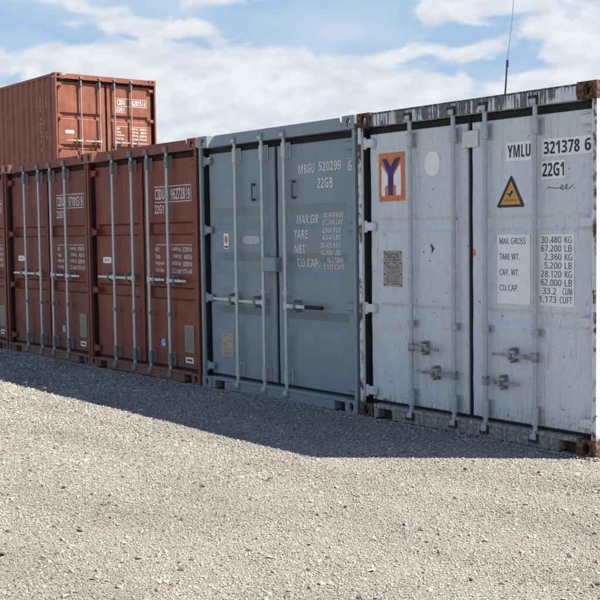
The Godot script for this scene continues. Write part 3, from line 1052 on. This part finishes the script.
func build_ground() -> void:
	var st := SurfaceTool.new()
	st.begin(Mesh.PRIMITIVE_TRIANGLES)
	var xs := breaks(-300.0, 300.0, [-40.0, -16.0, 8.0, 40.0], 20.0)
	var fine_x := breaks(-16.0, 8.0, [], 0.2)
	var zs := breaks(-300.0, 300.0, [-40.0, -8.0, 10.0, 40.0], 20.0)
	var fine_z := breaks(-8.0, 10.0, [], 0.2)
	var ax := xs.filter(func(q): return q < -16.001) + fine_x + xs.filter(func(q): return q > 8.001)
	var az := zs.filter(func(q): return q < -8.001) + fine_z + zs.filter(func(q): return q > 10.001)
	for z in az:
		for x in ax:
			st.set_uv(Vector2(x, z))
			st.set_normal(Vector3.UP)
			st.add_vertex(Vector3(x, ground_height(x, z) - 0.004, z))
	var cols := ax.size()
	for j in az.size() - 1:
		for i in cols - 1:
			var a := j * cols + i
			for q in [a, a + 1, a + cols, a + 1, a + cols + 1, a + cols]:
				st.add_index(q)
	st.generate_normals()
	var g := put("ground", st.commit(), ground_material(), self)
	g.set_meta("kind", "structure")
	g.set_meta("label", "pale crushed gravel ground of the container yard")
	g.set_meta("category", "ground")

func build_gravel() -> void:
	var m := StandardMaterial3D.new()
	m.vertex_color_use_as_albedo = true
	m.roughness = 0.92
	var r := RandomNumberGenerator.new()
	r.seed = 77
	# sixteen broken chips, each eight corners: five at the sunken foot, three round the tilted top
	var shapes := []
	for k in 16:
		var p := PackedVector3Array()
		for q in 5:
			var a := TAU * (q + r.randf_range(-0.3, 0.3)) / 5.0
			p.append(Vector3(cos(a), 0, sin(a)) * r.randf_range(0.40, 0.60) + Vector3(0, r.randf_range(-0.2, 0.02), 0))
		for q in 3:
			var a := TAU * (q + 0.2 + r.randf_range(-0.25, 0.25)) / 3.0
			p.append(Vector3(cos(a), 0, sin(a)) * r.randf_range(0.18, 0.42) + Vector3(0, r.randf_range(0.22, 0.42), 0))
		shapes.append(p)
	var tris := PackedInt32Array([5, 6, 7, 0, 1, 5, 1, 6, 5, 1, 2, 6, 2, 3, 6, 3, 7, 6, 3, 4, 7, 4, 5, 7, 4, 0, 5])
	var v := PackedVector3Array()
	var n := PackedVector3Array()
	var c := PackedColorArray()
	var ix := PackedInt32Array()
	# strewn in squares of a metre; the further off, the fewer and larger the stones that are modelled singly
	var centre := Vector2(2.6, 4.4)
	for cx in range(-14, 7):
		for cz in range(-4, 8):
			if cz < 0 and cx < 0:
				continue
			var mid := Vector2(cx + 0.5, cz + 0.5)
			var away := mid.distance_to(centre)
			var per := 6800.0 * clampf(3.4 / away, 0.0, 1.0) ** 1.5
			var grow := sqrt(6800.0 / per)
			var side := mid.y - (4.9 + 0.42 * (mid.x - 0.4))
			if side > 0.9 or mid.x > 3.0 or mid.y < 0.0 or mid.x < -11.0:
				per = minf(per, 250.0)
				grow = 1.9
			for i in int(per):
				var x := cx + r.randf()
				var z := cz + r.randf()
				# packed wheel tracks hold fewer loose stones than the strips between them
				var patch := dent.get_noise_2d(x * 16.0 + z * 5.0 + 400.0, z * 34.0)
				if r.randf() < clampf(patch * 0.9, 0.0, 0.4):
					continue
				var size := (0.0062 + 0.0092 * pow(r.randf(), 2.6)) * grow
				if r.randf() > 0.992:
					size = r.randf_range(0.018, 0.036)
				var tone := 0.285 * (1.0 + 0.36 * patch) * (0.72 + 0.56 * r.randf())
				var wq := r.randf()
				if wq < 0.045:
					tone = r.randf_range(0.05, 0.13)
				elif wq > 0.955:
					tone = r.randf_range(0.40, 0.56)
				add_stone(v, n, c, ix, shapes[i % 16], tris, x, ground_height(x, z) - 0.004, z, size, tone, r)
	# a little heap of stones kicked against the sills, and some bigger dark ones lying about
	for i in 5200:
		var x := r.randf_range(-12.3, 0.05)
		add_stone(v, n, c, ix, shapes[i % 16], tris, x, ground_height(x, 0.0) - 0.002 + r.randf() * 0.006, r.randf_range(-0.02, 0.05) + absf(r.randfn(0.0, 0.03)), r.randf_range(0.010, 0.026), 0.27 * (0.6 + 0.7 * r.randf()), r)
	for i in 150:
		var x := r.randf_range(-7.0, 2.6)
		var z := r.randf_range(0.6, 5.0)
		add_stone(v, n, c, ix, shapes[i % 16], tris, x, ground_height(x, z), z, r.randf_range(0.016, 0.034), r.randf_range(0.06, 0.2), r)
	var arr := []
	arr.resize(Mesh.ARRAY_MAX)
	arr[Mesh.ARRAY_VERTEX] = v
	arr[Mesh.ARRAY_NORMAL] = n
	arr[Mesh.ARRAY_COLOR] = c
	arr[Mesh.ARRAY_INDEX] = ix
	var mesh := ArrayMesh.new()
	mesh.add_surface_from_arrays(Mesh.PRIMITIVE_TRIANGLES, arr)
	var root := put("gravel", mesh, m, self)
	root.set_meta("kind", "stuff")
	root.set_meta("label", "loose pale grey and beige gravel stones covering the yard")
	root.set_meta("category", "gravel")

func add_stone(v: PackedVector3Array, n: PackedVector3Array, c: PackedColorArray, ix: PackedInt32Array, shape: PackedVector3Array, tris: PackedInt32Array, x: float, y: float, z: float, size: float, tone: float, r: RandomNumberGenerator) -> void:
	var b := Basis.from_euler(Vector3(r.randf_range(-0.45, 0.45), r.randf() * TAU, r.randf_range(-0.45, 0.45))) * Basis.from_scale(Vector3(size * r.randf_range(0.85, 1.4), size * r.randf_range(0.55, 1.0), size))
	var at := Vector3(x, y + size * 0.1, z)
	var warm := r.randf_range(-0.6, 1.0)
	var col := Color(tone * (1.0 + 0.035 * warm), tone * 0.96, tone * (0.912 - 0.06 * warm))
	var base := v.size()
	if size < 0.017:
		for k in 8:
			var q := b * shape[k]
			v.append(at + q)
			n.append((q.normalized() + (b.y * (1.1 / size) if k > 4 else Vector3.ZERO)).normalized())
			c.append(col)
		for t in tris:
			ix.append(base + t)
		return
	for k in range(0, 27, 3):
		var p := b * shape[tris[k]]
		var q := b * shape[tris[k + 1]]
		var w := b * shape[tris[k + 2]]
		var nn := (w - p).cross(q - p).normalized()
		for e in [p, q, w]:
			v.append(at + e)
			n.append(nn)
			c.append(col)
			ix.append(v.size() - 1)

func build_antenna() -> void:
	var root := Node3D.new()
	root.name = "whip_antenna"
	add_child(root, true)
	# on the roof of the white container, where the sight line through its foot meets a point 3 m back
	var d := pixel_dir(503.0, 96.0)
	var t := (-2.6 - EYE.z) / d.z
	var foot := EYE + d * t
	var roof := 2.572
	root.position = Vector3(foot.x, roof, foot.z)
	var b := MB.new()
	b.cyl(Vector3(0, 0, 0), Vector3(0, 0.03, 0), 0.05, 0.045, 16)
	b.cyl(Vector3(0, 0.03, 0), Vector3(0, 0.07, 0), 0.018, 0.016, 12)
	put("mount", b.mesh(), mats.dark_steel, root)
	var k1 := EYE + pixel_dir(507.2, 62.0) * t - root.position
	k1 = k1 / 1.0
	var k2 := EYE + pixel_dir(512.5, 18.0) * t - root.position
	var k3 := EYE + pixel_dir(515.5, -40.0) * t - root.position
	var m := MB.new()
	m.cyl(Vector3(0, 0.07, 0), k1, 0.011, 0.009, 10)
	m.cyl(k1 + Vector3(0, -0.05, 0), k1 + Vector3(0.004, 0.02, 0), 0.015, 0.012, 10)
	put("mast", m.mesh(), mats.dark_steel, root)
	var wv := MB.new()
	wv.cyl(k1, k2, 0.0045, 0.0035, 8)
	wv.cyl(k2, k3, 0.0035, 0.0025, 8)
	put("whip", wv.mesh(), mats.whip, root)
	tag(root, "thin whip antenna on a thicker lower mast above the white container roof", "antenna")

# ---------------------------------------------------------------- scene
func _ready() -> void:
	var cam := Camera3D.new()
	cam.name = "camera"
	cam.fov = 31.225
	cam.near = 0.1
	cam.far = 2000.0
	add_child(cam)
	cam.position = EYE
	cam.rotation_order = EULER_ORDER_YXZ
	cam.rotation = AIM
	cam.current = true

	var env := Environment.new()
	env.background_mode = Environment.BG_SKY
	var sky := Sky.new()
	var sm := PanoramaSkyMaterial.new()
	sm.panorama = sky_texture()
	sky.sky_material = sm
	env.sky = sky
	env.background_energy_multiplier = 0.45
	env.tonemap_mode = Environment.TONE_MAPPER_LINEAR
	env.tonemap_exposure = 2.2
	env.sdfgi_enabled = true
	env.ssao_enabled = true
	env.ssil_enabled = true
	var we := WorldEnvironment.new()
	we.name = "world_environment"
	we.environment = env
	add_child(we)

	var sun := DirectionalLight3D.new()
	sun.name = "sun"
	sun.light_energy = 1.6
	sun.light_color = Color(1.0, 0.955, 0.88)
	sun.light_angular_distance = 0.5
	sun.shadow_enabled = true
	add_child(sun)
	sun.basis = Basis.looking_at(SUN_WAY.normalized(), Vector3.UP)

	rng.seed = 3
	dent.seed = 21
	dent.frequency = 0.03
	dent.fractal_octaves = 2
	var plain_font := SystemFont.new()
	plain_font.font_names = PackedStringArray(["Droid Sans"])
	body_font = plain_font
	bold_font = SystemFont.new()
	bold_font.font_names = PackedStringArray(["Droid Sans"])
	bold_font.font_weight = 700
	cast_mesh = casting()

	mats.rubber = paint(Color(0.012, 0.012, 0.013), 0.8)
	mats.galv = mottled(Color(0.42, 0.455, 0.485), Color(0.50, 0.53, 0.55), 0.02, 3, 0.35, 0.3)
	mats.galv_old = mottled(Color(0.16, 0.17, 0.18), Color(0.28, 0.29, 0.305), 0.03, 4, 0.55, 0.3)
	mats.worn_steel = mottled(Color(0.17, 0.175, 0.18), Color(0.31, 0.32, 0.33), 0.02, 24, 0.42, 0.35)
	mats.old_print = mottled(Color(0.33, 0.24, 0.22), Color(0.55, 0.48, 0.46), 0.06, 25, 0.7)
	mats.grab = paint(Color(0.085, 0.10, 0.115), 0.5, 0.2)
	mats.galv_red = mottled(Color(0.34, 0.25, 0.23), Color(0.42, 0.36, 0.34), 0.03, 14, 0.55, 0.1)
	mats.white_rod = mottled(Color(0.37, 0.41, 0.45), Color(0.46, 0.49, 0.52), 0.02, 5, 0.5, 0.1)
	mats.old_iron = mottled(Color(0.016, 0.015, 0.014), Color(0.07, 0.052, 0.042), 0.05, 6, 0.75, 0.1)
	mats.rust = mottled(Color(0.028, 0.016, 0.013), Color(0.19, 0.088, 0.048), 0.03, 7, 0.85)
	mats.dark_steel = paint(Color(0.05, 0.055, 0.06), 0.5, 0.3)
	mats.whip = paint(Color(0.30, 0.31, 0.32), 0.5, 0.2)
	mats.orange = mottled(Color(0.58, 0.155, 0.06), Color(0.68, 0.215, 0.10), 0.03, 8, 0.6)
	mats.navy = paint(Color(0.018, 0.018, 0.13), 0.5)
	mats.white_print = paint(Color(0.83, 0.83, 0.83), 0.5)
	mats.chalk = mottled(Color(0.80, 0.81, 0.82), Color(0.87, 0.87, 0.87), 0.05, 9, 0.75)
	mats.label_white = mottled(Color(0.78, 0.79, 0.80), Color(0.86, 0.86, 0.86), 0.03, 10, 0.55)
	mats.label_grey = mottled(Color(0.36, 0.39, 0.42), Color(0.55, 0.57, 0.59), 0.06, 12, 0.5)
	mats.ink = paint(Color(0.02, 0.022, 0.03), 0.5)
	mats.ink_soft = paint(Color(0.06, 0.065, 0.075), 0.55)
	mats.yellow = mottled(Color(0.50, 0.27, 0.035), Color(0.62, 0.36, 0.06), 0.05, 13, 0.5)
	mats.red_print = paint(Color(0.45, 0.13, 0.03), 0.5)
	mats.blue = paint(Color(0.055, 0.12, 0.25), 0.5)
	mats.white_worn = mottled(Color(0.52, 0.53, 0.54), Color(0.78, 0.78, 0.78), 0.08, 15, 0.6)

	build_ground()

	var group := "containers standing side by side in the row"
	var white := white_container()
	white.position = Vector3(-W, 0, 0)
	tag(white, "weathered white shipping container with orange emblem panel and rusty corners", "container", group)

	var grey := grey_container()
	grey.position = Vector3(-4.9154, 0.0, -0.0069)
	tag(grey, "slate grey shipping container between the white one and a red one", "container", group)

	var red_skin := weathered(livery(Color(0.185, 0.041, 0.022), Color(0.228, 0.062, 0.036), 0.9, 0.22, 0.0, 0.5, 51), 0.5)
	var red := red_container("shipping_container", red_skin, "CIDU", "962728", "9", mats.white_worn, false)
	red.position = Vector3(-7.4063, 0.0, -0.0107)
	tag(red, "dark red shipping container standing directly beside the slate grey one", "container", group)
	var red_skin_b := weathered(livery(Color(0.160, 0.037, 0.021), Color(0.208, 0.059, 0.036), 0.9, 0.3, 0.0, 0.6, 91), 0.52)
	var red_b := red_container("shipping_container", red_skin_b, "CIDU", "971013", "9", mats.white_worn, false)
	red_b.position = Vector3(-9.8928, 0.0, -0.0293)
	tag(red_b, "dark red shipping container standing between two other dark red ones", "container", group)
	var red_c := red_container("shipping_container", red_skin, "CIDU", "964408", "2", mats.white_worn, false)
	red_c.position = Vector3(-12.38, 0.0, -0.03)
	tag(red_c, "dark red shipping container at the far end of the row", "container", group)

	# two-high stack beyond the row, turned a quarter so that its doors face the sun
	var faded := weathered(livery(Color(0.235, 0.080, 0.052), Color(0.315, 0.122, 0.083), 0.9, 0.18, 0.0, 0.2, 71), 0.55)
	var top := red_container("shipping_container", faded, "CIDU", "962815", "4", mats.label_white, true)
	side_number(top, mats.old_print)
	top.rotation.y = PI / 2
	top.position = Vector3(-16.42, 2.592, -4.02)
	top.scale = Vector3(1.0, 2.438 / H, 1.0)   # an eight-foot-high box
	tag(top, "sun-faded salmon red shipping container raised on top of another behind the row", "container", "stacked containers behind the row")
	var under := top.duplicate()
	under.name = "shipping_container_006"
	add_child(under, true)
	under.position = Vector3(-16.42, 0.0, -4.02)
	under.scale = Vector3.ONE
	tag(under, "sun-faded red shipping container at the foot of the stack behind the row", "container", "stacked containers behind the row")

	build_antenna()
	build_gravel()
